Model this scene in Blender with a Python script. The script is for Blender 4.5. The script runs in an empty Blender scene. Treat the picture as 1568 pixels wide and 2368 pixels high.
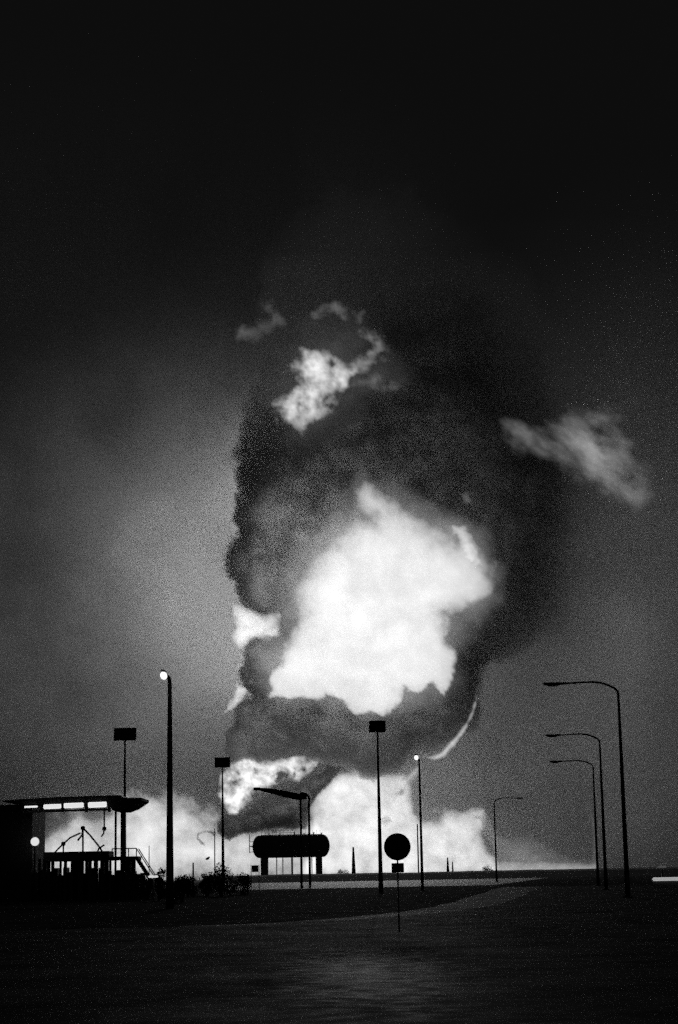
import bpy, bmesh, math, random
import numpy as np
from mathutils import Vector, Matrix, noise

R = math.radians
PI = math.pi
random.seed(7)
sc = bpy.context.scene
C = sc.collection

# ------------------------------------------------------------------ camera
W, H, F = 1568.0, 2367.0, 4280.0          # the frame measured in units of the viewed photograph
PITCH, ROLL, EYE = R(11.05), R(-1.05), 1.6
cam = bpy.data.cameras.new('camera')
cam_ob = bpy.data.objects.new('camera', cam)
C.objects.link(cam_ob)
cam.sensor_fit = 'VERTICAL'
cam.sensor_height = 36.0
cam.lens = F / H * 36.0
cam.clip_start = 0.5
cam.clip_end = 20000
CM = Matrix.Rotation(R(90) + PITCH, 3, 'X') @ Matrix.Rotation(ROLL, 3, 'Z')
cam_ob.matrix_world = Matrix.Translation((0, 0, EYE)) @ CM.to_4x4()
sc.camera = cam_ob

# ------------------------------------------------------------------ world, exposure
world = bpy.data.worlds.new('World')
sc.world = world
world.use_nodes = True
wn = world.node_tree
bg = wn.nodes['Background']
bg.inputs['Color'].default_value = (1, 1, 1, 1)
bg.inputs['Strength'].default_value = 0.0041       # a black night sky
sc.view_settings.view_transform = 'Standard'
sc.view_settings.look = 'None'
sc.view_settings.exposure = 0
sc.view_settings.gamma = 1
sc.cycles.volume_bounces = 0
sc.cycles.max_bounces = 3
sc.cycles.diffuse_bounces = 1
sc.cycles.glossy_bounces = 1
sc.cycles.transparent_max_bounces = 64
sc.cycles.sample_clamp_direct = 1.3
sc.cycles.sample_clamp_indirect = .5
sc.cycles.use_denoising = False                      # the photograph is grainy
sc.cycles.use_adaptive_sampling = True
sc.cycles.adaptive_threshold = 0.12
sc.cycles.adaptive_min_samples = 16

# ------------------------------------------------------------------ placing
def ray(x, y):
    return CM @ Vector(((x - W / 2) / F, (H / 2 - y) / F, -1.0))

def at(x, y, D):
    """the point D metres ahead that shows at x, y of the photograph"""
    r = ray(x, y)
    return Vector((0, 0, EYE)) + r * (D / r.y)

def xg(x, D, y=2018.0):
    return at(x, y, D).x

def zt(x, y, D):
    return at(x, y, D).z

# ------------------------------------------------------------------ materials
def mat(name, base, rough=0.6, metal=0.0, var=0.25, scale=3.0, bump=0.0, rvar=0.0):
    m = bpy.data.materials.new(name)
    m.use_nodes = True
    nt = m.node_tree
    b = nt.nodes['Principled BSDF']
    b.inputs['Roughness'].default_value = rough
    b.inputs['Metallic'].default_value = metal
    tc = nt.nodes.new('ShaderNodeTexCoord')
    nz = nt.nodes.new('ShaderNodeTexNoise')
    nz.inputs['Scale'].default_value = scale
    nz.inputs['Detail'].default_value = 6
    nt.links.new(tc.outputs['Object'], nz.inputs['Vector'])
    mr = nt.nodes.new('ShaderNodeMapRange')
    mr.inputs['To Min'].default_value = base * (1 - var)
    mr.inputs['To Max'].default_value = base * (1 + var)
    nt.links.new(nz.outputs['Fac'], mr.inputs['Value'])
    nt.links.new(mr.outputs['Result'], b.inputs['Base Color'])
    if rvar:
        m2 = nt.nodes.new('ShaderNodeMapRange')
        m2.inputs['From Min'].default_value = 0.3
        m2.inputs['From Max'].default_value = 0.7
        m2.inputs['To Min'].default_value = rough - rvar
        m2.inputs['To Max'].default_value = rough + rvar
        nt.links.new(nz.outputs['Fac'], m2.inputs['Value'])
        nt.links.new(m2.outputs['Result'], b.inputs['Roughness'])
    if bump:
        bp = nt.nodes.new('ShaderNodeBump')
        bp.inputs['Strength'].default_value = bump
        nt.links.new(nz.outputs['Fac'], bp.inputs['Height'])
        nt.links.new(bp.outputs['Normal'], b.inputs['Normal'])
    return m

def lit(name, s):
    m = bpy.data.materials.new(name)
    m.use_nodes = True
    nt = m.node_tree
    b = nt.nodes['Principled BSDF']
    b.inputs['Base Color'].default_value = (.8, .8, .8, 1)
    b.inputs['Emission Color'].default_value = (1, 1, 1, 1)
    b.inputs['Emission Strength'].default_value = s
    return m

def fire_mat(name, s):
    """glowing gas: it only gives off light"""
    m = bpy.data.materials.new(name)
    m.use_nodes = True
    nt = m.node_tree
    nt.nodes.clear()
    o = nt.nodes.new('ShaderNodeOutputMaterial')
    e = nt.nodes.new('ShaderNodeEmission')
    e.inputs['Color'].default_value = (1, 1, 1, 1)
    e.inputs['Strength'].default_value = s
    nt.links.new(e.outputs[0], o.inputs['Volume'])
    return m

def smoke_mat(name, density, albedo, aniso=0.0):
    m = bpy.data.materials.new(name)
    m.use_nodes = True
    nt = m.node_tree
    nt.nodes.clear()
    o = nt.nodes.new('ShaderNodeOutputMaterial')
    sca = nt.nodes.new('ShaderNodeVolumeScatter')
    ab = nt.nodes.new('ShaderNodeVolumeAbsorption')
    sca.inputs['Color'].default_value = (1, 1, 1, 1)
    sca.inputs['Density'].default_value = density * albedo
    sca.inputs['Anisotropy'].default_value = aniso
    ab.inputs['Color'].default_value = (0, 0, 0, 1)
    ab.inputs['Density'].default_value = density * (1 - albedo)
    ad = nt.nodes.new('ShaderNodeAddShader')
    nt.links.new(sca.outputs[0], ad.inputs[0])
    nt.links.new(ab.outputs[0], ad.inputs[1])
    nt.links.new(ad.outputs[0], o.inputs['Volume'])
    return m

def earth(m, fac, patch=None):
    """dull ground: mostly diffuse with a weak sheen; patch = (x, y, radius, extra) is a smooth damp spot"""
    nt = m.node_tree
    b = nt.nodes['Principled BSDF']; o = nt.nodes['Material Output']
    d = nt.nodes.new('ShaderNodeBsdfDiffuse'); mx = nt.nodes.new('ShaderNodeMixShader')
    nt.links.new(b.inputs['Base Color'].links[0].from_socket, d.inputs['Color'])
    nt.links.new(d.outputs[0], mx.inputs[1]); nt.links.new(b.outputs[0], mx.inputs[2])
    nt.links.new(mx.outputs[0], o.inputs['Surface'])
    mx.inputs[0].default_value = fac
    nz = [n for n in nt.nodes if n.type == 'TEX_NOISE'][0]
    big = nt.nodes.new('ShaderNodeTexNoise'); big.inputs['Scale'].default_value = .3; big.inputs['Detail'].default_value = 8
    big.inputs['Roughness'].default_value = .7
    nt.links.new(nz.inputs['Vector'].links[0].from_socket, big.inputs['Vector'])
    mr = nt.nodes.new('ShaderNodeMapRange')
    mr.inputs['From Min'].default_value = .35; mr.inputs['From Max'].default_value = .65
    mr.inputs['To Min'].default_value = fac * .5; mr.inputs['To Max'].default_value = fac * 1.5
    nt.links.new(big.outputs['Fac'], mr.inputs['Value'])
    out = mr.outputs['Result']
    if patch:
        vd = nt.nodes.new('ShaderNodeVectorMath'); vd.operation = 'DISTANCE'
        vd.inputs[1].default_value = (patch[0], patch[1] * .17, 0)
        sm = nt.nodes.new('ShaderNodeVectorMath'); sm.operation = 'MULTIPLY'
        sm.inputs[1].default_value = (1, .17, 1)
        nt.links.new(nz.inputs['Vector'].links[0].from_socket, sm.inputs[0])
        nt.links.new(sm.outputs['Vector'], vd.inputs[0])
        ad = nt.nodes.new('ShaderNodeMath'); ad.operation = 'MULTIPLY_ADD'
        ad.inputs[1].default_value = patch[2] * 1.6
        nt.links.new(nz.outputs['Fac'], ad.inputs[0]); nt.links.new(vd.outputs['Value'], ad.inputs[2])
        m2 = nt.nodes.new('ShaderNodeMapRange'); m2.interpolation_type = 'SMOOTHSTEP'
        m2.inputs['From Min'].default_value = patch[2] * .8; m2.inputs['From Max'].default_value = patch[2] * 2
        m2.inputs['To Min'].default_value = patch[3]; m2.inputs['To Max'].default_value = 0
        nt.links.new(ad.outputs[0], m2.inputs['Value'])
        a2 = nt.nodes.new('ShaderNodeMath'); a2.operation = 'ADD'
        nt.links.new(out, a2.inputs[0]); nt.links.new(m2.outputs['Result'], a2.inputs[1])
        out = a2.outputs[0]
    nt.links.new(out, mx.inputs[0])
    return m
def flat_spec(m, v):
    m.node_tree.nodes['Principled BSDF'].inputs['Specular IOR Level'].default_value = v
    return m
M_galv = mat('galvanised_steel', .22, .55, .5)
M_dark = mat('dark_painted_steel', .05, .6, .0, scale=2)
M_tank = mat('tank_paint', .12, .55, 0, .3, .8)
M_conc = mat('concrete', .3, .85, 0, .3, 2, .2)
M_kerb = mat('kerb_concrete', .6, .7, 0, .25, 1.5)
M_leaf = mat('leaves', .06, .7, 0, .4, 1)
M_bark = mat('bark', .08, .9)
M_black = mat('black_rubber', .03, .8)

# ------------------------------------------------------------------ mesh helpers
def tag(o, label=None, cat=None, group=None, kind=None):
    if label: o['label'] = label
    if cat: o['category'] = cat
    if group: o['group'] = group
    if kind: o['kind'] = kind
    return o

def empty(name, loc, rz=0.0, label=None, cat=None, group=None):
    o = bpy.data.objects.new(name, None)
    C.objects.link(o)
    o.location = loc
    o.rotation_euler = (0, 0, rz)
    return tag(o, label, cat, group)

def obj(name, bm, m, parent=None, smooth=False):
    me = bpy.data.meshes.new(name)
    if smooth:
        for f in bm.faces: f.smooth = True
    bm.to_mesh(me)
    bm.free()
    me.materials.append(m)
    o = bpy.data.objects.new(name, me)
    C.objects.link(o)
    if parent is not None: o.parent = parent
    return o

def copy_tree(o, parent=None):
    c = o.copy()
    C.objects.link(c)
    c.parent = parent
    for ch in [x for x in C.objects if x.parent == o]:
        copy_tree(ch, c)
    return c

def box(bm, c, s, rot=None, bev=0.0):
    r = bmesh.ops.create_cube(bm, size=1)
    M = Matrix.Translation(c) @ (rot.to_4x4() if rot else Matrix.Identity(4)) @ Matrix.Diagonal((s[0], s[1], s[2], 1))
    bmesh.ops.transform(bm, matrix=M, verts=r['verts'])
    if bev:
        ed = list({e for v in r['verts'] for e in v.link_edges})
        bmesh.ops.bevel(bm, geom=ed, offset=bev, segments=2, affect='EDGES')

def tube(bm, pts, rads, n=10):
    """a tapered tube through the points"""
    pts = [Vector(p) for p in pts]
    if not isinstance(rads, (list, tuple)): rads = [rads] * len(pts)
    rings = []
    up = Vector((0.123, 0.97, 0.2)).normalized()
    for i, p in enumerate(pts):
        a = pts[max(i - 1, 0)]; b = pts[min(i + 1, len(pts) - 1)]
        t = (b - a).normalized()
        u = t.cross(up)
        if u.length < 1e-3: u = t.cross(Vector((1, 0, 0)))
        u.normalize()
        v = t.cross(u)
        rings.append([bm.verts.new(p + (u * math.cos(2 * PI * k / n) + v * math.sin(2 * PI * k / n)) * rads[i]) for k in range(n)])
    for a, b in zip(rings, rings[1:]):
        for k in range(n):
            bm.faces.new((a[k], a[(k + 1) % n], b[(k + 1) % n], b[k]))
    bm.faces.new(rings[0][::-1])
    bm.faces.new(rings[-1])

def disc(bm, c, r, t, n=40, axis='Y'):
    q = bmesh.ops.create_cone(bm, cap_ends=True, segments=n, radius1=r, radius2=r, depth=t)
    M = Matrix.Translation(c)
    if axis == 'Y': M = M @ Matrix.Rotation(R(90), 4, 'X')
    if axis == 'X': M = M @ Matrix.Rotation(R(90), 4, 'Y')
    bmesh.ops.transform(bm, matrix=M, verts=q['verts'])

# ------------------------------------------------------------------ fire and smoke bodies
def polydist(P, X, Y):
    """signed distance to a polygon (positive inside)"""
    P = np.array(P, float)
    A = P; B = np.roll(P, -1, 0)
    d = np.full(X.shape, 1e9)
    ins = np.zeros(X.shape, bool)
    for (ax, ay), (bx, by) in zip(A, B):
        ex, ey = bx - ax, by - ay
        t = np.clip(((X - ax) * ex + (Y - ay) * ey) / (ex * ex + ey * ey + 1e-9), 0, 1)
        d = np.minimum(d, np.hypot(X - ax - t * ex, Y - ay - t * ey))
        with np.errstate(divide='ignore', invalid='ignore'):
            c = ((ay > Y) != (by > Y)) & (X < (bx - ax) * (Y - ay) / (by - ay + 1e-12) + ax)
        ins ^= c
    return np.where(ins, d, -d)

def fbm(X, Y, Z, scale, octv=4, gain=0.5, ridge=False):
    """fractal noise in -1..1 over arrays"""
    out = np.zeros(X.size)
    xs, ys = X.ravel() / scale, Y.ravel() / scale
    for i in range(X.size):
        p = Vector((xs[i], ys[i], Z))
        if ridge: out[i] = noise.turbulence(p, octv, False, amplitude_scale=gain) - 0.5
        else: out[i] = noise.fractal(p, 0.75, 2.1, octv)
    return out.reshape(X.shape)

def cloud(name, poly, D, thick, soft, m, cell=5.0, edge=0.0, escale=60.0, lump=0.0, lscale=80.0, seed=0.0,
          func=None, bbox=None, power=1.0, skew=0.0, parent=None, wav=0.3, grow=0.0, stretch=None, mod=None):
    """closed body of gas: thick metres deep in its middle, thinning to nothing over `soft` px at its outline.
    The body has its own distance, front and back faces are lumpy and differ."""
    if bbox is None:
        a = np.array(poly, float)
        g = max(edge * 1.2, 2) + 6 + (30 if callable(grow) else grow)
        bbox = (a[:, 0].min() - g, a[:, 1].min() - g, a[:, 0].max() + g, a[:, 1].max() + g)
    xs = np.arange(bbox[0], bbox[2] + cell, cell)
    ys = np.arange(bbox[1], bbox[3] + cell, cell)
    X, Y = np.meshgrid(xs, ys)
    U, V = X, Y
    if stretch:
        ca, sa = math.cos(R(stretch[0])), math.sin(R(stretch[0]))
        U = (X * ca + Y * sa) / stretch[1]; V = (-X * sa + Y * ca)
    if callable(soft): soft = soft(X, Y)
    if callable(grow): grow = grow(X, Y)
    if func is not None:
        h = func(X, Y)
    else:
        d = polydist(poly, X, Y) + grow
        if edge: d = d + fbm(U, V, seed, escale, 6) * edge
        h = 1 - np.exp(-(np.clip(d, 0, None) / soft) ** power * 1.6)
    if lump:
        h = h * np.clip(1 + lump * fbm(U, V, seed + 7.3, lscale, 6), 0, None)
    n1 = fbm(X, Y, seed + 3.1, lscale, 4) * wav
    if mod: h = h * mod(X, Y)
    h = np.clip(h, 0, None)
    h[0, :] = h[-1, :] = 0; h[:, 0] = h[:, -1] = 0
    ny, nx = X.shape
    fr = h * thick * .5 * (1 + n1)
    bk = h * thick * .5 * (1 - n1)
    verts, faces = [], []
    idf = -np.ones((ny, nx), int); idb = -np.ones((ny, nx), int)
    live = h > 1e-4
    need = np.zeros((ny, nx), bool)
    cl = live[:-1, :-1] | live[1:, :-1] | live[:-1, 1:] | live[1:, 1:]
    need[:-1, :-1] |= cl; need[1:, :-1] |= cl; need[:-1, 1:] |= cl; need[1:, 1:] |= cl
    r0 = ray(0, 0); rx = (ray(1000, 0) - r0) / 1000; ry = (ray(0, 1000) - r0) / 1000
    for j in range(ny):
        for i in range(nx):
            if not need[j, i]: continue
            r = r0 + rx * X[j, i] + ry * Y[j, i]
            Dc = D + skew * (X[j, i] - bbox[0])
            if live[j, i]:
                idf[j, i] = len(verts); verts.append(Vector((0, 0, EYE)) + r * ((Dc - fr[j, i]) / r.y))
                idb[j, i] = len(verts); verts.append(Vector((0, 0, EYE)) + r * ((Dc + bk[j, i]) / r.y))
            else:
                idf[j, i] = idb[j, i] = len(verts); verts.append(Vector((0, 0, EYE)) + r * (Dc / r.y))
    for j in range(ny - 1):
        for i in range(nx - 1):
            if cl[j, i]:
                c4 = ((j, i), (j + 1, i), (j + 1, i + 1), (j, i + 1))
                for tri in ((0, 1, 2), (0, 2, 3)):
                    k3 = [c4[k] for k in tri]
                    if not any(live[k] for k in k3): continue      # no thickness here
                    faces.append(tuple(int(idf[k]) for k in k3))
                    faces.append(tuple(int(idb[k]) for k in reversed(k3)))
    cen = sum(verts, Vector()) / len(verts)
    me = bpy.data.meshes.new(name)
    me.from_pydata([v - cen for v in verts], [], faces)
    me.materials.append(m)
    o = bpy.data.objects.new(name, me)
    C.objects.link(o)
    o.location = cen
    return o

def stroke(pts, w):
    """outline polygon around a polyline, widths in px"""
    L, Rr = [], []
    if not isinstance(w, (list, tuple)): w = [w] * len(pts)
    for i, p in enumerate(pts):
        a = pts[max(i - 1, 0)]; b = pts[min(i + 1, len(pts) - 1)]
        tx, ty = b[0] - a[0], b[1] - a[1]
        l = math.hypot(tx, ty)
        L.append((p[0] - ty / l * w[i] / 2, p[1] + tx / l * w[i] / 2))
        Rr.append((p[0] + ty / l * w[i] / 2, p[1] - tx / l * w[i] / 2))
    return L + Rr[::-1]

def c7(pts): return [(462.4 + x * .479, 1040.3 + y * .479) for x, y in pts]
def c8(pts): return [(462.4 + x * .7051, 578 + y * .7051) for x, y in pts]

# point lamps for the light the fire throws, and added fill
def point_lamp(name, p, energy, radius, label):
    l = bpy.data.lights.new(name, 'POINT')
    l.energy = energy
    l.shadow_soft_size = radius
    o = bpy.data.objects.new(name, l)
    C.objects.link(o)
    o.location = p
    return o
for x, y, D in ((720, 1480, 702), (800, 1330, 700), (880, 1540, 700), (900, 1280, 702), (980, 1420, 702), (650, 1400, 706), (720, 1250, 704)):
    point_lamp('fireball_light', at(x, y, D - 17), 4.6e4, 0, '')
for x, y in ((380, 1950), (620, 1960), (860, 1900), (1060, 1950)):
    point_lamp('fire_and_fill_light', at(x, y, 785), 2.5e4, 0, '')
point_lamp('fire_and_fill_light', at(600, 1790, 722), 1.5e3, 0, '')  # added fill in front of the dark billow, no flame stands here
point_lamp('fire_and_fill_light', at(760, 1800, 718), 2e3, 0, '')  # second fill lamp added to lift the billow

# ---- ground
G_grass = earth(mat('dark_grass', .05, .75, 0, .6, 1.5, .3, .08), .12)
G_road = earth(mat('damp_asphalt', .04, .68, 0, .55, 2.0, .12, .06), .25, (xg(850, 31), 31, 1.5, .62))  # patch puts the fire's bright reflection into the sheen
def sheet(name, pts, z, m):
    bm = bmesh.new()
    bm.faces.new([bm.verts.new((x, y, z)) for x, y in pts])
    return tag(obj(name, bm, m), kind='structure')
sheet('ground', [(-4000, -60), (4000, -60), (4000, 9000), (-4000, 9000)], 0, G_grass)

def gp(x, y):
    r = ray(x, y)
    t = -EYE / r.z
    return (r.x * t, r.y * t)
kl = [(420, 2142), (560, 2138), (700, 2131), (800, 2125), (880, 2118), (950, 2112), (1010, 2105), (1065, 2096), (1110, 2085), (1150, 2071), (1180, 2060), (1205, 2050)]
kerb_pts = [Vector(gp(*p)) for p in kl]
def resample(pts, n):
    out = []
    for i in range(len(pts) - 1):
        p0 = pts[max(i - 1, 0)]; p1 = pts[i]; p2 = pts[i + 1]; p3 = pts[min(i + 2, len(pts) - 1)]
        for k in range(n):
            t = k / n
            out.append(.5 * ((2 * p1) + (p2 - p0) * t + (2 * p0 - 5 * p1 + 4 * p2 - p3) * t * t + (3 * p1 - p0 - 3 * p2 + p3) * t ** 3))
    out.append(pts[-1])
    return out
kp = resample(kerb_pts, 6)
road = [(p.x, p.y) for p in kp] + [(kp[-1].x + 9, kp[-1].y), (40, 60), (30, -50), (-60, -50), (-60, 55)]
sheet('road', road, .004, G_road)
bm = bmesh.new()
prev = None
for i, p in enumerate(kp):
    a = kp[max(i - 1, 0)]; b = kp[min(i + 1, len(kp) - 1)]
    t = (b - a).normalized(); nrm = Vector((-t.y, t.x))
    f_ = i / (len(kp) - 1)
    hw = .4 + 1.5 * f_ + .25 * noise.noise(Vector((i * .3, 5, 0)))
    cur = [bm.verts.new((*(p + nrm * k), .008)) for k in (-hw, hw)]
    if prev: bm.faces.new((prev[0], prev[1], cur[1], cur[0]))
    prev = cur
tag(obj('path', bm, earth(mat('pale_gravel', .25, .66, 0, .5, .5, .2), .42)), kind='structure')
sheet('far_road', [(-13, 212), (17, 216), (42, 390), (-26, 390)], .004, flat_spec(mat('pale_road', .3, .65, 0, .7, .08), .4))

# earth bank in front of the fire
bm = bmesh.new()
prev = None
for i in range(161):
    x = -30 + i * 1.25
    n = noise.noise(Vector((x * .12, 3.3, 0))) * .14 + noise.noise(Vector((x * .9, 1.3, 0))) * .05
    top = 1.62 + n + .06 * min(max((x - 20) / 20, 0), 1)
    r_ = [bm.verts.new((x, y, z)) for y, z in ((391, -.1), (397, top - .35), (402, top), (416, top - .1), (424, -.1))]
    if prev:
        for k in range(4): bm.faces.new((prev[k], prev[k + 1], r_[k + 1], r_[k]))
    prev = r_
tag(obj('embankment', bm, flat_spec(mat('dry_grass', .2, .9, 0, .5, .5, .4), .1)), kind='structure')

# ------------------------------------------------------------------ smoke
S_plume = smoke_mat('thick_smoke', .07, .34)
plume = [(540, 1385), (534, 1250), (540, 1100), (556, 980), (590, 850), (560, 720), (600, 560), (760, 440), (960, 430), (1180, 560), (1330, 780),
         (1400, 980), (1425, 1180), (1400, 1360), (1310, 1470), (1200, 1520), (1130, 1560), (1106, 1640), (1066, 1700), (1010, 1742),
         (975, 1762), (950, 1780), (900, 1792), (850, 1786), (800, 1772), (720, 1760), (650, 1757), (590, 1752), (550, 1768), (515, 1740), (520, 1680),
         (535, 1640), (570, 1605), (562, 1560), (556, 1510), (575, 1484), (605, 1474), (640, 1470), (600, 1440)]
tag(cloud('smoke_plume', plume, 747, 92, lambda X, Y: 45 + 160 * np.clip((X - 1080) / 250, 0, 1) * np.clip((1720 - Y) / 120, 0, 1) + 160 * np.clip((1130 - Y) / 350, 0, 1), S_plume, cell=6, edge=30, escale=90, lump=.2, lscale=120, seed=1.2, wav=.16, skew=.055, mod=lambda X, Y: np.clip((Y - 560) / 640, .03, 1) * np.clip((1430 - X) / 420, .07, 1)),
    'huge dark smoke plume mushrooming behind and around the fireball', 'smoke')
S_dark = smoke_mat('dark_smoke', .22, .3)
lumpP = [(498, 1925), (505, 1900), (520, 1878), (545, 1880), (560, 1886), (590, 1850), (640, 1832), (700, 1810), (740, 1785), (760, 1768), (792, 1775),
         (765, 1810), (735, 1840), (716, 1870), (712, 1922), (650, 1916), (600, 1925), (560, 1932), (530, 1942), (512, 1935)]
tag(cloud('smoke_billow', lumpP, 745, 36, 22, S_dark, cell=3, edge=5, escale=30, lump=.5, lscale=40, seed=2.2),
    'dark smoke billow leaning right above the storage tank, in front of the flames', 'smoke')

def g2(cx, cy, sx, sy, a):
    return lambda X, Y: a * np.exp(-((X - cx) / sx) ** 2 - ((Y - cy) / sy) ** 2)
S_bank = smoke_mat('thin_lit_smoke', .011, .9)
def left_bank(X, Y):
    h = g2(450, 1290, 330, 330, .9)(X, Y) + g2(130, 1300, 800, 560, 1.6)(X, Y)
    return np.clip(h - .01, 0, None) * np.clip((700 + np.clip(1050 - Y, 0, 900) * .8 - X) / (80 + np.clip(1050 - Y, 0, 900) * .6), 0, 1)
tag(cloud('smoke_bank', None, 868, 115, 1, S_bank, cell=16, func=left_bank, bbox=(-700, -200, 1500, 2030), lump=.12, lscale=240, seed=5),
    'pale thin smoke bank glowing in the sky left of the fireball', 'smoke', kind='stuff')
point_lamp('hidden_fill_light', at(650, 1350, 815), 2.6e5, 0, '')  # unseen lamps added behind the plume to brighten the left smoke bank
point_lamp('hidden_fill_light', at(680, 1040, 815), 3e4, 0, '')
point_lamp('hidden_fill_light', at(610, 1510, 800), 1e4, 0, '')
def right_bank(X, Y):
    h = g2(1330, 1700, 560, 560, 1.5)(X, Y)
    return np.clip(h - .01, 0, None) * np.clip((X - 480) / 200, 0, 1) * np.clip((X - 860 + np.clip(Y - 1450, 0, 400) * 1.2) / 150, 0, 1)
tag(cloud('smoke_bank', None, 890, 110, 1, S_bank, cell=16, func=right_bank, bbox=(470, 500, 2300, 2035), lump=.15, lscale=240, seed=6),
    'low grey smoke bank behind the street lamps on the right', 'smoke', kind='stuff')
def upper_bank(X, Y):
    h = g2(1540, 1380, 330, 480, 1.0)(X, Y)
    return np.clip(h - .01, 0, None) * np.clip((X - 1120) / 350, 0, 1)
tag(cloud('smoke_bank', None, 790, 110, 1, S_bank, cell=16, func=upper_bank, bbox=(1115, 300, 2300, 2035), lump=.15, lscale=240, seed=6.6),
    'thin grey smoke bank high at the right edge of the sky', 'smoke', kind='stuff')

# ------------------------------------------------------------------ fire
def fm(thick, peak): return fire_mat('flame', peak / thick)
ball = c7([(750, 200), (800, 165), (870, 215), (960, 270), (1080, 340), (1160, 410), (1230, 440), (1235, 385), (1280, 380), (1345, 480), (1395, 560),
           (1400, 640), (1340, 740), (1250, 780), (1185, 790), (1190, 900), (1235, 1000), (1240, 1100), (1190, 1170), (1110, 1130), (1060, 1190),
           (990, 1160), (940, 1240), (880, 1290), (810, 1260), (760, 1290), (680, 1210), (600, 1190), (540, 1220), (450, 1200), (330, 1195), (360, 1160),
           (340, 1100), (370, 1020), (440, 930), (480, 800), (480, 640), (580, 540), (660, 440), (760, 350), (845, 355), (820, 310), (770, 260)])
tag(cloud('fireball', ball, 692, 34, lambda X, Y: 8 + 38 * np.clip((1560 - Y) / 260, 0, 1), fm(34, .56), cell=4, edge=15, escale=45, lump=.14, lscale=50, seed=.4, power=1.3, grow=lambda X, Y: 10 * np.clip((1560 - Y) / 260, 0, 1)),
    'great white fireball in the middle of the smoke', 'fireball')
fb = bpy.data.objects['fireball']
halo = c7([(700, 230), (800, 120), (900, 160), (1080, 270), (1250, 340), (1380, 380), (1450, 560), (1450, 720), (1330, 850), (1260, 1000), (1260, 1130), (1160, 1200), (1000, 1260), (880, 1310), (700, 1260), (500, 1240), (300, 1200), (280, 1040), (380, 880), (400, 640), (500, 450), (640, 360)])
ho = cloud('glow_halo', halo, 702, 20, 85, fm(20, .22), cell=6, edge=24, escale=120, lump=.3, lscale=90, seed=.9, power=1.6, grow=20)  # emissive shell added for the glow around the fireball
tg = cloud('flame_tongue', [(1050, 1220), (1072, 1216), (1092, 1240), (1104, 1275), (1114, 1305), (1096, 1302), (1078, 1280), (1064, 1250)], 688, 8, 12, fm(8, .28), cell=2.5, edge=8, escale=20, seed=41, lump=.4, lscale=20, grow=3)
tg.parent = fb; tg.matrix_parent_inverse = Matrix.Translation(-fb.location)
ho.parent = fb; ho.matrix_parent_inverse = Matrix.Translation(-fb.location)
G_f = 'flames of the tank fire'
def flame(poly, D, thick, soft, peak, label, **k):
    return tag(cloud('flame', poly, D, thick, soft, fm(thick, peak), **k), label, 'flame', G_f)
flame(c7([(160, 740), (250, 790), (380, 800), (372, 880), (330, 920), (270, 905), (230, 930), (190, 950), (160, 900), (180, 860)]), 720, 10, 18, .6,
      'bright ragged flame patch at the left edge of the smoke beside the fireball', cell=3, edge=6, escale=30, lump=.35, lscale=30, seed=3, power=1.3, grow=6)
flame(c7([(180, 1130), (222, 1160), (205, 1200), (150, 1250), (125, 1262), (165, 1190)]), 720, 8, 10, .5,
      'small flame tongue low on the left edge of the smoke plume', cell=3, edge=5, escale=20, lump=.4, lscale=20, seed=4, grow=4)
flame(c8([(240, 505), (290, 470), (325, 440), (305, 380), (330, 345), (400, 330), (465, 365), (505, 400), (480, 440), (430, 470), (445, 500), (400, 555), (330, 590), (285, 560)]),
      735, 16, 34, .5, 'bright fire patch breaking through the smoke high above the fireball', cell=3.2, edge=16, escale=40, lump=1.1, lscale=34, seed=8, power=1.3, grow=10)
for pts, w, pk, lab, sd in (
    ([(812, 862), (845, 838), (882, 815), (868, 785), (838, 762)], [12, 32, 38, 28, 12], .17, 'curved glowing wisp joined to the right side of the high fire patch', 9),
    ([(818, 880), (865, 886), (918, 900)], [10, 30, 14], .07, 'faint wisp lowest on the right of the high fire patch', 51),
    ([(728, 726), (775, 706), (835, 735)], [12, 34, 12], .09, 'faint glowing wisp topmost above the high fire patch', 52),
    ([(545, 778), (590, 765), (640, 742), (622, 705)], [12, 34, 34, 12], .05, 'faintest glowing wisp, upper left of the high fire patch', 10)):
    flame(stroke(pts, w), 738, 10, 24, pk, lab, cell=3.2, edge=15, escale=36, lump=1.2, lscale=32, seed=sd, power=1.4, grow=8)
flame(c8([(1020, 560), (1090, 590), (1150, 600), (1190, 560), (1270, 540), (1380, 545), (1365, 600), (1410, 680), (1510, 745), (1430, 835), (1390, 815), (1330, 795),
          (1250, 735), (1160, 670), (1040, 640)]),
      740, 16, 80, .2, 'grey streaked glowing cloud at the right edge of the sky', cell=4, edge=26, escale=60, lump=1.1, lscale=50, seed=11, power=1.6, grow=22, stretch=(35, 1.8))
flame(c8([(850, 800), (880, 790), (895, 830), (870, 840)]), 738, 4, 12, .08,
      'tiny glowing puff above the right shoulder of the fireball', cell=3, edge=5, escale=20, seed=12)
flame(stroke([(984, 1751), (1004, 1752), (1024, 1743), (1048, 1716), (1072, 1688), (1092, 1650), (1104, 1605)], [12, 15, 17, 17, 13, 9, 4]), 735, 5, 9, .6,
      'thin curved line of fire under the right rim of the smoke', cell=2.5, edge=3, escale=20, seed=13, power=1.5, wav=0)
flame([(715, 1900), (712, 1860), (740, 1820), (765, 1795), (790, 1780), (816, 1775), (868, 1780), (904, 1786), (940, 1786), (958, 1770), (973, 1768), (970, 1794), (957, 1812),
       (955, 1838), (962, 1876), (978, 1895), (1010, 1890), (1028, 1868), (1061, 1876), (1087, 1864), (1128, 1862), (1130, 1900), (1120, 1925), (1128, 1960), (1150, 1980), (1160, 2035), (690, 2035)],
      860, 20, 18, .68, 'tall white wall of flame behind the round sign', cell=3, edge=5, escale=30, lump=.35, lscale=40, seed=14, power=1.6)
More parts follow.
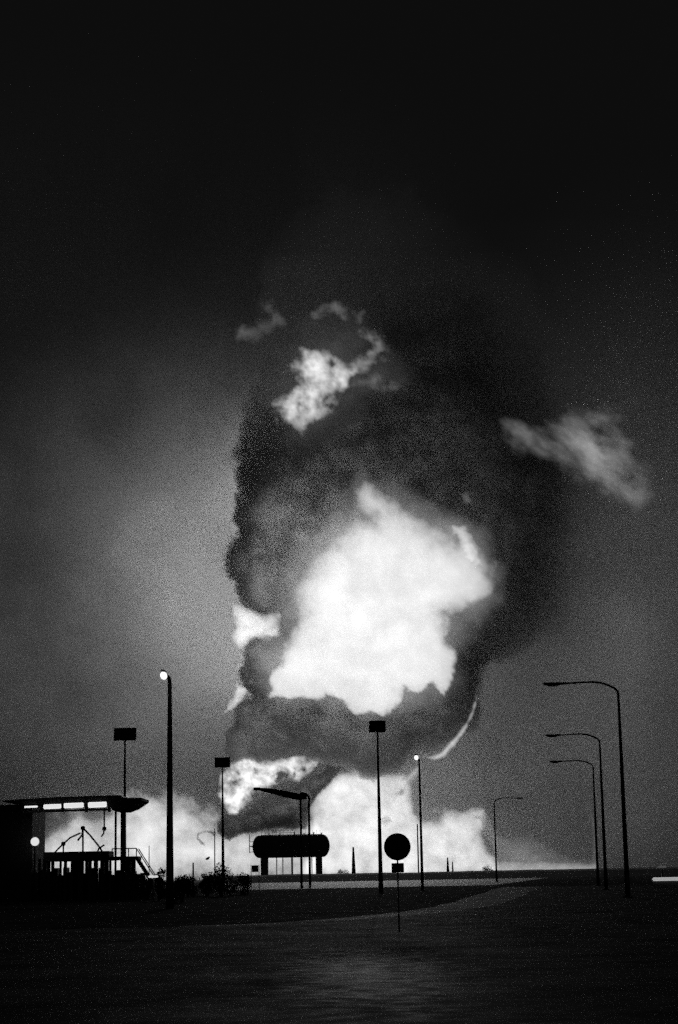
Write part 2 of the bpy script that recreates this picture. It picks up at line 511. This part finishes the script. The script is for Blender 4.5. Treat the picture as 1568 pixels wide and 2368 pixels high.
flame([(60, 2040), (80, 1960), (105, 1925), (140, 1900), (170, 1878), (200, 1885), (235, 1892), (255, 1870), (290, 1855), (340, 1835), (400, 1840), (440, 1850), (480, 1872), (505, 1900),
       (525, 1925), (570, 1920), (700, 1905), (730, 1900), (730, 2040)],
      850, 20, 60, .66, 'long bank of white flame behind the loading canopy and the storage tank', cell=4, edge=26, escale=44, lump=.35, lscale=50, seed=15, power=1.4, grow=16)
flame([(516, 1790), (510, 1840), (524, 1870), (545, 1888), (562, 1862), (600, 1825), (625, 1815), (650, 1800), (690, 1800), (720, 1778), (736, 1758), (700, 1752), (650, 1758), (600, 1762),
       (574, 1750), (567, 1722), (554, 1745), (540, 1770)],
      770, 12, 16, .66, 'ragged mottled flame above the long lamp boom', cell=2.5, edge=6, escale=20, lump=1.3, lscale=30, seed=16, power=1.2, grow=6)
flame([(1140, 1930), (1180, 1925), (1230, 1935), (1270, 1960), (1330, 1980), (1385, 1986), (1385, 2035), (1140, 2035)],
      850, 12, 60, .16, 'dull glow low behind the distant street lamp', cell=4, edge=8, escale=40, lump=.4, lscale=40, seed=17)
flame([(1130, 1988), (1200, 1990), (1300, 1993), (1382, 1996), (1382, 2035), (1130, 2035)],
      840, 10, 16, .3, 'thin bright line of fire along the top of the bank on the right', cell=3, edge=3, escale=30, lump=.3, lscale=40, seed=18)
flame(stroke([(1366, 1880), (1374, 1910), (1377, 1960), (1376, 2030)], [6, 14, 16, 14]), 840, 6, 16, .1,
      'narrow upright glow between the two middle street lamps', cell=3, edge=2, escale=20, seed=19)
halo2 = cloud('glow_halo', c8([(200, 500), (260, 330), (380, 200), (520, 210), (640, 330), (680, 430), (560, 480), (480, 560), (330, 640)]), 742, 10, 130, fm(10, .035), cell=6, edge=30, escale=90, lump=.8, lscale=70, seed=21, power=1.4, grow=20, stretch=(-30, 1.5))  # faint emissive shell added as glow around the high fire patch
hp = [o for o in C.objects if o.get('label', '').startswith('bright fire patch')][0]
halo2.parent = hp; halo2.matrix_parent_inverse = Matrix.Translation(-hp.location)
tag(cloud('smoke_curl', stroke([(500, 1930), (487, 1923), (472, 1922), (458, 1928), (456, 1938), (468, 1949), (474, 1955)], [14, 6, 5, 6, 6, 8, 3]), 745, 7, 5, smoke_mat('curl_smoke', .3, .3),
          cell=2, edge=1.5, escale=10, seed=20), 'small curl of smoke left of the slim mast, in front of the flames', 'smoke')

S_wisp = smoke_mat('wisp_smoke', .09, .45)
for pts, lab, sd in (
    ([(958, 1800), (975, 1840), (1000, 1850), (1030, 1868), (1010, 1892), (975, 1898), (958, 1878), (950, 1835)], 'grey smoke wisp over the flames beside the slim lit lamp post', 31),
    ([(900, 1838), (920, 1826), (938, 1822), (935, 1836), (915, 1842)], 'small smoke wisp high in front of the tall white flames, above the round sign', 32),
    ([(870, 1895), (895, 1884), (915, 1893), (905, 1908), (880, 1910)], 'small smoke wisp low in front of the tall white flames, just above the round sign', 33),
    ([(634, 1806), (640, 1785), (652, 1778), (662, 1786), (656, 1806), (642, 1815)], 'small dark smoke puff in front of the ragged flame above the lamp boom', 36),
    ([(676, 1800), (679, 1778), (686, 1776), (684, 1795), (678, 1806)], 'thin dark smoke wisp at the right end of the ragged flame above the lamp boom', 37),
    ([(85, 1885), (120, 1870), (160, 1868), (200, 1872), (250, 1868), (262, 1880), (240, 1896), (215, 1900), (185, 1890), (150, 1905), (120, 1935), (100, 1950), (85, 1950)], 'dark smoke layer under the loading canopy roof', 34),
    ([(1090, 1885), (1105, 1900), (1120, 1935), (1140, 1965), (1150, 1985), (1165, 1960), (1140, 1900), (1120, 1880)], 'slanting smoke wisp at the right end of the flames', 35)):
    tag(cloud('smoke_wisp', pts, 757 if sd in (36, 37) else 770, 16, 7 if sd in (36, 37) else 12, S_dark if sd in (36, 37) else S_wisp, cell=2.5, edge=6, escale=22, lump=.5, lscale=26, seed=sd, power=1.4), lab, 'smoke')

# ------------------------------------------------------------------ street lamps
L_on = lit('lamp_glass_on', 1.1)
L_off = mat('lamp_glass_off', .12, .3)
def street_lamp(Ht, glass, label, group, armlen=4.2, r0=.13, r1=.07):
    t = empty('street_lamp', (0, 0, 0), 0, label, 'street lamp', group)
    bm = bmesh.new()
    tube(bm, [(0, 0, 0), (0, 0, 1.4), (0, 0, 1.5), (0, 0, Ht * .5), (0, 0, Ht - .75)], [r0 * 1.15, r0 * 1.15, r0, (r0 + r1) / 2 + .01, r1], 14)
    obj('pole', bm, M_dark, t, True)
    bm = bmesh.new()
    P = [(0, 0, Ht - .75), (-.03, 0, Ht - .55), (-.18, 0, Ht - .38), (-.5, 0, Ht - .2), (-.95, 0, Ht - .05), (-1.5, 0, Ht + .02), (-2.1, 0, Ht + .0), (-armlen + 1.2, 0, Ht - .04)]
    tube(bm, P, [r1, r1, r1 * .95, r1 * .9, r1 * .85, r1 * .8, r1 * .75, r1 * .7], 12)
    obj('arm', bm, M_dark, t, True)
    bm = bmesh.new()
    box(bm, (-armlen + .62, 0, Ht - .04), (1.3, .26, .14), None, .04)
    ln = obj('lantern', bm, M_dark, t)
    bm = bmesh.new()
    q = bmesh.ops.create_uvsphere(bm, u_segments=16, v_segments=8, radius=1)
    bmesh.ops.transform(bm, matrix=Matrix.Translation((-armlen + .5, 0, Ht - .11)) @ Matrix.Diagonal((.42, .115, .1, 1)), verts=q['verts'])
    obj('lamp_glass', bm, glass, ln, True)
    bm = bmesh.new()
    disc(bm, (0, 0, .04), r0 * 2, .08, 20, 'Z')
    obj('base_plate', bm, M_dark, t)
    bm = bmesh.new()
    box(bm, (0, -r0 * 1.1, 1.0), (.12, .04, .5), None, .01)
    obj('access_door', bm, M_galv, t)
    return t
GL = 'street lamps along the right side road'
sl = [(1449, 105, 12.0, 'nearest and tallest street lamp of the right hand row, its arm reaching left', 0),
      (1400, 146, 11.9, 'second street lamp of the right hand row, between the tallest one and the third', 0),
      (1382, 182, 11.8, 'third street lamp of the right hand row, shortest of those with arms reaching left', 0),
      (1148, 273, 11.9, 'smallest distant street lamp, its arm reaching right above the earth bank', PI)]
proto = None
for x, D, Ht, lab, rz in sl:
    if proto is None: proto = street_lamp(12, L_off, lab, GL); o = proto
    else: o = copy_tree(proto); o['label'] = lab
    o.location = (xg(x, D), D, 0)
    o.rotation_euler = (0, 0, rz)
def lit_lamp(Ht, ang, label, group, r0, r1, gs):
    """a lamp whose short arm points towards us, glass lit"""
    t = empty('street_lamp', (0, 0, 0), 0, label, 'street lamp', group)
    bm = bmesh.new()
    tube(bm, [(0, 0, 0), (0, 0, 1.5), (0, 0, Ht * .5), (0, 0, Ht - .5), (0, 0, Ht - .2)], [r0 * 1.1, r0, (r0 + r1) / 2, r1, r1], 16)
    obj('pole', bm, M_dark, t, True)
    d = Vector((math.sin(ang), -math.cos(ang), 0))
    bm = bmesh.new()
    z = Vector((0, 0, 1))
    tube(bm, [z * (Ht - .2), z * (Ht - .02) + d * .1, z * (Ht + .08) + d * .4, z * (Ht + .12) + d * 1.1], [r1, r1 * .9, r1 * .8, r1 * .6], 12)
    obj('arm', bm, M_dark, t, True)
    rot = Matrix.Rotation(ang, 3, 'Z') @ Matrix.Rotation(R(0), 3, 'X')
    bm = bmesh.new()
    box(bm, z * (Ht + .2 * gs + .12) + d * 1.6, (.3 * gs, .9, .16 * gs), rot, .05)
    ln = obj('lantern', bm, M_dark, t)
    bm = bmesh.new()
    q = bmesh.ops.create_uvsphere(bm, u_segments=20, v_segments=10, radius=1)
    bmesh.ops.transform(bm, matrix=Matrix.Translation(z * (Ht + .02) + d * 1.6) @ rot.to_4x4() @ Matrix.Diagonal((.24 * gs, .5, .3 * gs, 1)), verts=q['verts'])
    obj('lamp_glass', bm, L_on, ln, True)
    return t
D = 97
o = lit_lamp(zt(390, 1570, D), R(-6), 'thick tall lamp post on the left with a glowing white lamp head', 'lit street lamps', .2, .11, .68)
o.location = (xg(393, D), D, 0)
D = 168
o = lit_lamp(zt(973, 1754, D), R(-11), 'slim lamp post right of the round sign, its small lamp lit against the smoke', 'lit street lamps', .13, .08, .75)
o.location = (xg(976, D), D, 0)

# ------------------------------------------------------------------ floodlight masts
def flood_mast(Ht, w, h, label):
    t = empty('floodlight_mast', (0, 0, 0), 0, label, 'floodlight mast', 'floodlight masts around the site')
    bm = bmesh.new()
    tube(bm, [(0, 0, 0), (0, 0, 2), (0, 0, Ht * .6), (0, 0, Ht)], [.2, .17, .12, .07], 14)
    obj('pole', bm, M_dark, t, True)
    bm = bmesh.new()
    for z in (Ht, Ht + h * .5, Ht + h * .98): tube(bm, [(-w / 2, 0, z), (w / 2, 0, z)], .035, 8)
    for x in (-w / 2, 0, w / 2): tube(bm, [(x, 0, Ht), (x, 0, Ht + h)], .035, 8)
    obj('frame', bm, M_dark, t)
    nx = 3
    for i in range(nx):
        for j in range(2):
            bm = bmesh.new()
            cx = (-w / 2 + w * (i + .5) / nx); cz = Ht + h * (.25 + .5 * j)
            s = w / nx * 1.02
            r = Matrix.Rotation(R(14 + 3 * ((i * 2 + j) % 3)), 3, 'X') @ Matrix.Rotation(R(random.uniform(-7, 7)), 3, 'Z')
            box(bm, (cx, -.12, cz), (s, .2, h * .5), r, .03)
            box(bm, (cx, .06, cz), (s * .6, .22, h * .3), r, .03)
            obj('floodlight', bm, M_dark, t)
    return t
for x, yt, yb, D, w, lab in ((288, 1683, 1711, 161, 50, 'floodlight mast rising behind the loading canopy'),
                             (516, 1751, 1773, 204, 34, 'slim floodlight mast standing behind the dark shrub, left of the storage tank'),
                             (878, 1666, 1692, 154, 36, 'floodlight mast just left of the round sign, tallest against the fireball')):
    zb = zt(x, yb, D); h = zt(x, yt, D) - zb
    o = flood_mast(zb, w * D / F, h, lab)
    o.location = (xg(x + (2 if x > 800 else 0), D), D, 0)

# ------------------------------------------------------------------ round sign
D = 53
t = empty('round_sign', (xg(920, D), D, 0), 0, 'round road sign with a small plate under it, dark against the flames', 'road sign')
zc = zt(917.5, 1957.5, D)
bm = bmesh.new(); tube(bm, [(0, 0, 0), (0, 0, zc + .2)], .022, 10); obj('post', bm, M_galv, t)
bm = bmesh.new(); disc(bm, (0, -.045, zc), 30.5 * D / F, .025, 48); pl = obj('disc', bm, mat('sign_back', .06, .6), t)
for dz in (-.15, .15):
    bm = bmesh.new(); box(bm, (0, -.025, zc + dz), (.34, .012, .04)); obj('bracket', bm, M_galv, pl)
bm = bmesh.new(); box(bm, (0, -.045, zt(918, 2006, D)), (28 * D / F, .02, 21 * D / F), None, .008); obj('plate', bm, bpy.data.materials['sign_back'], t)

# ------------------------------------------------------------------ storage tank
D = 445
s = D / F
t = empty('storage_tank', (xg(674, D), D, 0), R(-2), 'dark horizontal cylindrical gas tank raised on legs before the flames', 'storage tank')
zc = zt(674, 1956, D); rad = 25.5 * s; hl = 88 * s
bm = bmesh.new()
prof = []
for k in range(9):
    a = R(90) * k / 8
    prof.append((-hl + (1 - math.sin(a)) * rad * .62 - 0, rad * math.cos(a)))
prof = [(-hl + rad * .62 * (1 - math.cos(R(90) * k / 8)), rad * math.sin(R(90) * k / 8)) for k in range(9)]
prof += [(-x, r) for x, r in prof[::-1]]
rings = []
for x, r in prof:
    rings.append([bm.verts.new((x, max(r, .01) * math.cos(2 * PI * k / 32), zc + max(r, .01) * math.sin(2 * PI * k / 32))) for k in range(32)])
for a, b in zip(rings, rings[1:]):
    for k in range(32): bm.faces.new((a[k], a[(k + 1) % 32], b[(k + 1) % 32], b[k]))
bm.faces.new(rings[0]); bm.faces.new(rings[-1][::-1])
obj('vessel', bm, M_tank, t, True)
for x, w in ((-61, 16), (63, 14)):
    bm = bmesh.new()
    box(bm, (x * s, 0, (zc - rad) / 2), (w * s, 2.2, zc - rad + .5), None, .03)
    box(bm, (x * s, 0, zc - rad + .25), (w * s * 1.25, 2.5, .5), None, .03)
    box(bm, (x * s, 0, .15), (w * s * 1.5, 2.8, .3), None, .03)
    obj('leg', bm, M_conc, t)
for x in (-33, -19, 2, 47):
    bm = bmesh.new()
    tube(bm, [(x * s, -.3, 0), (x * s, -.3, zc - rad * .9)], (.22 if x == 2 else .11), 10)
    disc(bm, (x * s, -.3, zc - rad - .7), .26, .08, 16, 'Z')
    obj('pipe', bm, M_dark, t)
bm = bmesh.new()
zt_ = zc + rad
box(bm, (0, 0, zt_ + .06), (hl * 1.55, .9, .07))
for k in range(17):
    x = -hl * .76 + k * hl * 1.52 / 16
    tube(bm, [(x, -.42, zt_ + .05), (x, -.42, zt_ + 1.0)], .03, 6)
for z in (.55, 1.0): tube(bm, [(-hl * .76, -.42, zt_ + z), (hl * .1, -.42, zt_ + z)], .03, 6)
obj('walkway', bm, M_dark, t)
for x in (-50, -25, 8, 30, 52, 70):
    bm = bmesh.new()
    hh = random.uniform(.25, .5)
    tube(bm, [(x * s, 0, zt_ - .1), (x * s, 0, zt_ + hh)], .14, 10); disc(bm, (x * s, 0, zt_ + hh), .24, .1, 16, 'Z')
    obj('valve', bm, M_dark, t)
bm = bmesh.new()
tube(bm, [(-hl - .7, -.2, zc - 1.4), (-hl - .7, -.2, zc + 2.9)], .09, 8)
tube(bm, [(-hl - .7, -.2, zc + .2), (-hl + .4, -.2, zc + .0)], .14, 8)
tube(bm, [(-hl - .7, -.2, zc + 1.2), (-hl + .8, -.2, zc + 1.2)], .06, 8)
tube(bm, [(-hl - .7, -.2, zc - 1.3), (-hl + .9, -.2, zc - 1.0)], .07, 8)
obj('end_pipework', bm, M_dark, t)

# ------------------------------------------------------------------ twin post lamp boom
D = 220
s = D / F
t = empty('lamp_gantry', (xg(707, D), D, 0), 0, 'twin post gantry with a long sloping lamp boom standing before the storage tank', 'gantry')
for x, ztop in ((-9.5, zt(697, 1846, D)), (9.5, zt(716, 1850, D))):
    bm = bmesh.new(); tube(bm, [(x * s, 0, 0), (x * s, 0, ztop)], [.15, .12], 12); obj('post', bm, M_dark, t)
def lp(x, y): 
    p = at(x, y, D); return (p.x - t.location.x, 0, p.z)
bm = bmesh.new(); tube(bm, [lp(716, 1850), lp(714, 1841), lp(707, 1836), lp(694, 1834)], [.12, .14, .17, .2], 12); obj('bend', bm, M_dark, t)
bm = bmesh.new()
tube(bm, [lp(709, 1843), lp(690, 1842), lp(662, 1836), lp(636, 1830), lp(612, 1826), lp(600, 1824)], [.2, .38, .4, .33, .24, .15], 12)
bo = obj('boom', bm, M_dark, t)
bm = bmesh.new(); tube(bm, [lp(601, 1824), lp(586, 1823.5)], [.2, .17], 10); obj('lantern', bm, M_dark, bo)

# ------------------------------------------------------------------ loading canopy on the left
D = 140
s = D / F
ox = xg(180, D)
def q(x, y):
    p = at(x, y, D); return (p.x - ox, p.z)
t = empty('loading_canopy', (ox, D, 0), 0, 'low loading canopy with a tapering roof end, dark block and raised platform at the left', 'canopy')
bm = bmesh.new()
o2 = [q(8, 1853), q(8, 1862), q(60, 1862), q(62, 1872), q(262, 1858), q(270, 1874), q(296, 1874), q(312, 1868), q(336, 1853), q(334, 1846), q(293, 1846), q(289, 1838), q(150, 1842)]
o2 = [q(8, 1854), q(60, 1862.5), q(262, 1860), q(270, 1876), q(294, 1876), q(314, 1868), q(336, 1853), q(337, 1847), q(293, 1847), q(289, 1841), q(150, 1845)]
fa = [bm.verts.new((x, -2.5, z)) for x, z in o2]
f = bm.faces.new(fa)
e = bmesh.ops.extrude_face_region(bm, geom=[f])
bmesh.ops.translate(bm, vec=(0, 5, 0), verts=[v for v in e['geom'] if isinstance(v, bmesh.types.BMVert)])
bmesh.ops.recalc_face_normals(bm, faces=bm.faces)
obj('roof', bm, M_dark, t)
bm = bmesh.new()
for a, b in (((64, 1879), (265, 1873)),):
    x0, z0 = q(*a); x1, z1 = q(*b)
    tube(bm, [(x0, -2.3, z0), (x1, -2.3, z1)], .09, 6)
for x in (64, 107, 155, 210, 262):
    x0, z0 = q(x, 1878); tube(bm, [(x0, -2.3, z0 - .05), (x0, -2.3, z0 + .6)], .12, 6)
obj('beam', bm, M_dark, t)
bm = bmesh.new()
x0, z0 = q(-60, 1864); x1, _ = q(86, 1864)
box(bm, ((x0 + x1) / 2, 1, z0 / 2), (x1 - x0, 6, z0), None, .05)
obj('block', bm, M_dark, t)
for x, w, yb in ((285.5, 11, 1874), (268, 4.5, 1870)):
    xx, zz = q(x, yb)
    bm = bmesh.new(); box(bm, (xx, 0, zz / 2), (w * s, w * s, zz)); obj('column', bm, M_dark, t)
x0, z0 = q(108, 1978); x1, z1 = q(258, 1976)
bm = bmesh.new(); box(bm, ((x0 + x1) / 2, 0, (z0 - .1)), (x1 - x0, 3, 21 * s), None, .03)
x2, z2 = q(322, 1985)
box(bm, ((x1 + x2) / 2, .4, z2 + .05), (x2 - x1, 2.4, 8 * s), None, .02)
obj('platform', bm, M_dark, t)
for k, x in enumerate((92, 104, 118, 124, 140, 152, 168, 176, 189, 198, 213, 222, 235, 246, 259, 300, 312)):
    xx, zz = q(x, 1985)
    bm = bmesh.new(); w = random.choice((.16, .22, .3, .4)); box(bm, (xx, random.uniform(-1.2, 1.2), zz / 2), (w, w, zz)); obj('support', bm, M_dark, t)
for k in range(7):
    xx, zz = q(106 + k * 25, 1972)
bm = bmesh.new()
xa, za = q(258, 1968)
for x in (262, 300, 318): 
    xx, zz = q(x, 1985); tube(bm, [(xx, -.7, zz), (xx, -.7, zz + 22 * s)], .04, 6)
xx0, zz0 = q(262, 1985); xx1, _ = q(318, 1985)
tube(bm, [(xx0, -.7, zz0 + 22 * s), (xx1, -.7, zz0 + 22 * s)], .04, 6)
obj('railing', bm, M_dark, t)
bm = bmesh.new()
xa, za = q(318, 1985); xb, zb = q(352, 2014)
for y in (-.7, .7):
    tube(bm, [(xa, y, za), (xb + .8, y, 0)], .09, 6)
    tube(bm, [(xa, y, za + .75), (xb + .8, y, .75)], .04, 6)
for k in range(10):
    f_ = k / 10
    box(bm, (xa + (xb + .8 - xa) * f_, 0, za * (1 - f_)), (.28, 1.4, .04))
obj('stair', bm, M_dark, t)
bm = bmesh.new()
x0, _ = q(88, 2000); x1, _ = q(330, 2000)
zz = zt(200, 2012, D)
prev = None
for k in range(25):
    x = x0 + (x1 - x0) * k / 24
    z = zz + random.uniform(-.35, .25)
    box(bm, (x, random.uniform(-.5, 1.5), z / 2), ((x1 - x0) / 24 * random.uniform(.8, 1.4), 1.2, z), None, .02)
obj('pipe_rack', bm, M_dark, t)

L_strip = lit('strip_light_on', .75)
for k, (xa, xb, y, hh) in enumerate(((70, 101, 1868, 4), (114, 154, 1867.5, 10), (160, 205, 1865, 11), (215, 257, 1863.5, 12))):
    x0, z0 = q(xa, y); x1, _ = q(xb, y)
    lab = ('short thin strip light under the far left of the canopy roof', 'strip light second from the left under the canopy roof',
           'strip light second from the right under the canopy roof', 'strip light nearest the mast under the canopy roof')[k]
    tt = empty('strip_light', (ox + (x0 + x1) / 2, D - 2.62, z0), 0, lab, 'strip light', 'strip lights under the loading canopy')
    bm = bmesh.new(); box(bm, (0, 0, 0), (x1 - x0, .12, hh * s), Matrix.Rotation(R(-1.2), 3, 'Y'), .04); obj('tube', bm, L_strip, tt)
    bm = bmesh.new(); box(bm, (0, .09, 0), (x1 - x0 + .06, .05, hh * s + .06), Matrix.Rotation(R(-1.2), 3, 'Y')); obj('housing', bm, M_dark, tt)
# loading arms
def arm_thing(lines, r, label, dy=0):
    t2 = empty('loading_crane', (ox, D + dy, 0), 0, label, 'loading crane', 'loading cranes on the platform')
    for nm, pts in lines:
        bm = bmesh.new()
        P = [(q(*p)[0], 0, q(*p)[1]) for p in pts]
        tube(bm, P, r, 8)
        obj(nm, bm, M_dark, t2)
    bm = bmesh.new()
    x_, z_ = q(*lines[0][1][-1])
    box(bm, (x_, 0, z_), (.3, .3, .3), None, .05)
    obj('swivel_joint', bm, M_dark, t2)
    return t2
arm_thing([('upright', [(192, 1985), (192, 1914)]), ('boom', [(192, 1914), (208, 1930), (228, 1955), (241, 1975)]), ('drop_pipe', [(192, 1914), (190, 1930), (180, 1943)])], .07,
          'angled loading crane with its peak in the middle of the platform')
arm_thing([('upright', [(144, 1980), (144, 1950)]), ('boom', [(144, 1950), (160, 1936), (184, 1925)]), ('drop_pipe', [(144, 1950), (132, 1962), (120, 1975)])], .06,
          'low loading crane on the left half of the platform', .6)
arm_thing([('upright', [(243, 1872), (243, 1916)]), ('drop_pipe', [(243, 1916), (241, 1928), (236, 1934)]), ('boom', [(226, 1975), (230, 1962), (243, 1953)])], .06,
          'thin loading pipe hanging from the canopy roof beside the thin column', -.4)
# globe lamp
x0, z0 = q(97.5, 1947)
t2 = empty('globe_lamp', (ox + x0, D - 3.2, 0), 0, 'round white globe lamp lit at the corner of the dark block', 'globe lamp')
bm = bmesh.new(); q_ = bmesh.ops.create_uvsphere(bm, u_segments=24, v_segments=12, radius=9.5 * s); bmesh.ops.translate(bm, vec=(0, 0, z0), verts=q_['verts'])
obj('globe', bm, L_strip, t2, True)
bm = bmesh.new(); tube(bm, [(0, 0, 0), (0, 0, z0 - 9 * s)], .06, 10); obj('post', bm, M_dark, t2)

# ------------------------------------------------------------------ glowing strips, small things
def glow_strip(x0, x1, y, hh, D, label, lvl):  # made-up bar that glows, standing for a bright streak of unknown source
    m = lit('glow_bar_%d' % int(D), lvl)
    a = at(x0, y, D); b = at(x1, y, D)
    t3 = empty('glow_strip', ((a.x + b.x) / 2, D, 0), 0, label, 'glowing strip')
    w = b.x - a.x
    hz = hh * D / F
    bm = bmesh.new(); box(bm, (0, 0, a.z), (w, .3, hz), None, hz * .3); obj('glow_bar', bm, m, t3)
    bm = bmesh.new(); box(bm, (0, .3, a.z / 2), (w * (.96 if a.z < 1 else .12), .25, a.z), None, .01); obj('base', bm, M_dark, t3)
glow_strip(343, 366, 2026.5, 5, 120, 'small white glowing strip low on the ground left of the thick lamp post', .55)
glow_strip(1508, 1640, 2032.5, 8, 150, 'long low glowing strip at the right edge of the field', .3)
glow_strip(1521, 1541, 2004, 3.5, 260, 'faint short glowing strip above the long one at the right edge', .06)

def shrub(x, D, w, h, label, seed):
    rnd = random.Random(seed)
    t3 = empty('shrub', (xg(x, D), D, 0), 0, label, 'shrub', 'shrubs below the flames')
    bm = bmesh.new()
    for k in range(5):
        a = rnd.uniform(-.5, .5)
        tube(bm, [(a * .3, 0, 0), (a * w * .5, rnd.uniform(-.3, .3), h * .6)], [.06, .02], 6)
    obj('stem', bm, M_bark, t3)
    bm = bmesh.new()
    blobs = [(rnd.uniform(-.5, .5) * w * .8, rnd.uniform(-.4, .4) * w * .6, rnd.uniform(.15, .85) * h, rnd.uniform(.18, .32) * min(w, h)) for k in range(16)]
    n = int(900 + 500 * w)
    for k in range(n):
        bx, by, bz, br = rnd.choice(blobs)
        if abs(bx) > w * .5 * (1.25 - bz / h): continue
        v = Vector((rnd.gauss(0, 1), rnd.gauss(0, 1), rnd.gauss(0, 1))).normalized() * br * rnd.uniform(.4, 1.15)
        p = Vector((bx, by, bz)) + v
        if p.z < 0: continue
        a = Vector((rnd.gauss(0, 1), rnd.gauss(0, 1), rnd.gauss(0, 1))).normalized(); b = a.cross(Vector((rnd.random(), rnd.random(), 1))).normalized()
        ls = rnd.uniform(.06, .13)
        bm.faces.new([bm.verts.new(p - a * ls), bm.verts.new(p + b * ls * .5), bm.verts.new(p + a * ls), bm.verts.new(p - b * ls * .5)])
    obj('foliage', bm, M_leaf, t3)
for i, (x, D, yt, wpx, lab) in enumerate((
        (513, 150, 1994, 62, 'largest dark shrub at the foot of the slim floodlight mast'),
        (372, 130, 2004, 34, 'shrub just left of the thick lamp post'),
        (340, 135, 2010, 40, 'wide low shrub at the foot of the canopy stair'),
        (433, 150, 2022, 46, 'low shrub between the thick lamp post and the thin stake'),
        (478, 155, 2012, 34, 'low shrub against the left side of the largest shrub'),
        (560, 160, 2020, 44, 'low shrub right of the largest shrub, left of the small square sign'),
        (795, 410, 2004, 34, 'shrub on the bank just right of the storage tank'),
        (1126, 410, 2000, 26, 'small shrub on the bank at the foot of the distant street lamp'),
        (420, 120, 2030, 60, 'lowest spreading shrub right behind the thick lamp post foot'))):
    h = zt(x, yt, D)
    shrub(x, D, wpx * D / F, h, lab, 30 + i)

def pole_thing(name, cat, x, yt, D, r0, r1, label, group=None, extra=None):
    t3 = empty(name, (xg(x, D), D, 0), 0, label, cat, group)
    h = zt(x, yt, D)
    bm = bmesh.new(); tube(bm, [(0, 0, 0), (0, 0, h * .5), (0, 0, h)], [r0, (r0 + r1) / 2, r1], 8); obj('shaft', bm, M_dark, t3)
    bm = bmesh.new(); box(bm, (0, 0, .3), (r0 * 4, r0 * 4, .6), None, .02); obj('footing', bm, M_conc, t3)
GP = 'thin stakes and vent pipes against the flames'
pole_thing('vent_pipe', 'vent pipe', 867 - 50 + 1, 1958, 430, 0.5700000000000001, 0.18, 'tapering vent pipe between the storage tank and the floodlight mast', GP)
pole_thing('vent_pipe', 'vent pipe', 1036, 1982, 430, 0.44999999999999996, 0.12, 'tapering vent pipe midway between the slim lit lamp post and the distant street lamp', GP)
pole_thing('vent_pipe', 'vent pipe', 1047, 1992, 430, 0.27, 0.12, 'shortest vent pipe, just right of its taller neighbour', GP)
pole_thing('vent_pipe', 'vent pipe', 968, 1905, 430, .17, .14, 'thin straight vent pipe close against the slim lit lamp post', GP)
pole_thing('vent_pipe', 'vent pipe', 447, 1994, 150, .08, .06, 'thin stake among the low shrubs right of the thick lamp post', GP)
pole_thing('vent_pipe', 'vent pipe', 345, 1955, 150, .05, .03, 'very thin rod beside the canopy stair', GP)
pole_thing('vent_pipe', 'vent pipe', 497, 1915, 210, .08, .05, 'thin rod left of the slim floodlight mast, beside the smoke curl', GP)

# small square sign
D = 205
s = D / F
t3 = empty('square_sign', (xg(590, D), D, 0), 0, 'small dark square sign on two posts left of the storage tank leg', 'sign')
zc = zt(590, 2008, D)
bm = bmesh.new(); box(bm, (0, 0, zc), (15 * s, .06, 15 * s), None, .02); obj('panel', bm, M_dark, t3)
for x in (-9, 9):
    bm = bmesh.new(); tube(bm, [(x * s, .05, 0), (x * s, .05, zc + 9 * s)], .04, 8); obj('post', bm, M_galv, t3)
# flying fragment
D = 600
p = at(481, 1984, D)
bm = bmesh.new()
bmesh.ops.create_icosphere(bm, subdivisions=2, radius=1)
for v in bm.verts:
    v.co = Vector((v.co.x * .75, v.co.y * .5, v.co.z * .42)) * (1 + .35 * noise.noise(v.co * 1.7)); v.co.z += v.co.x * .35
o = obj('fragment', bm, M_black)
o.location = p
tag(o, 'small dark fragment in the air in front of the flames, below the smoke curl', 'fragment')
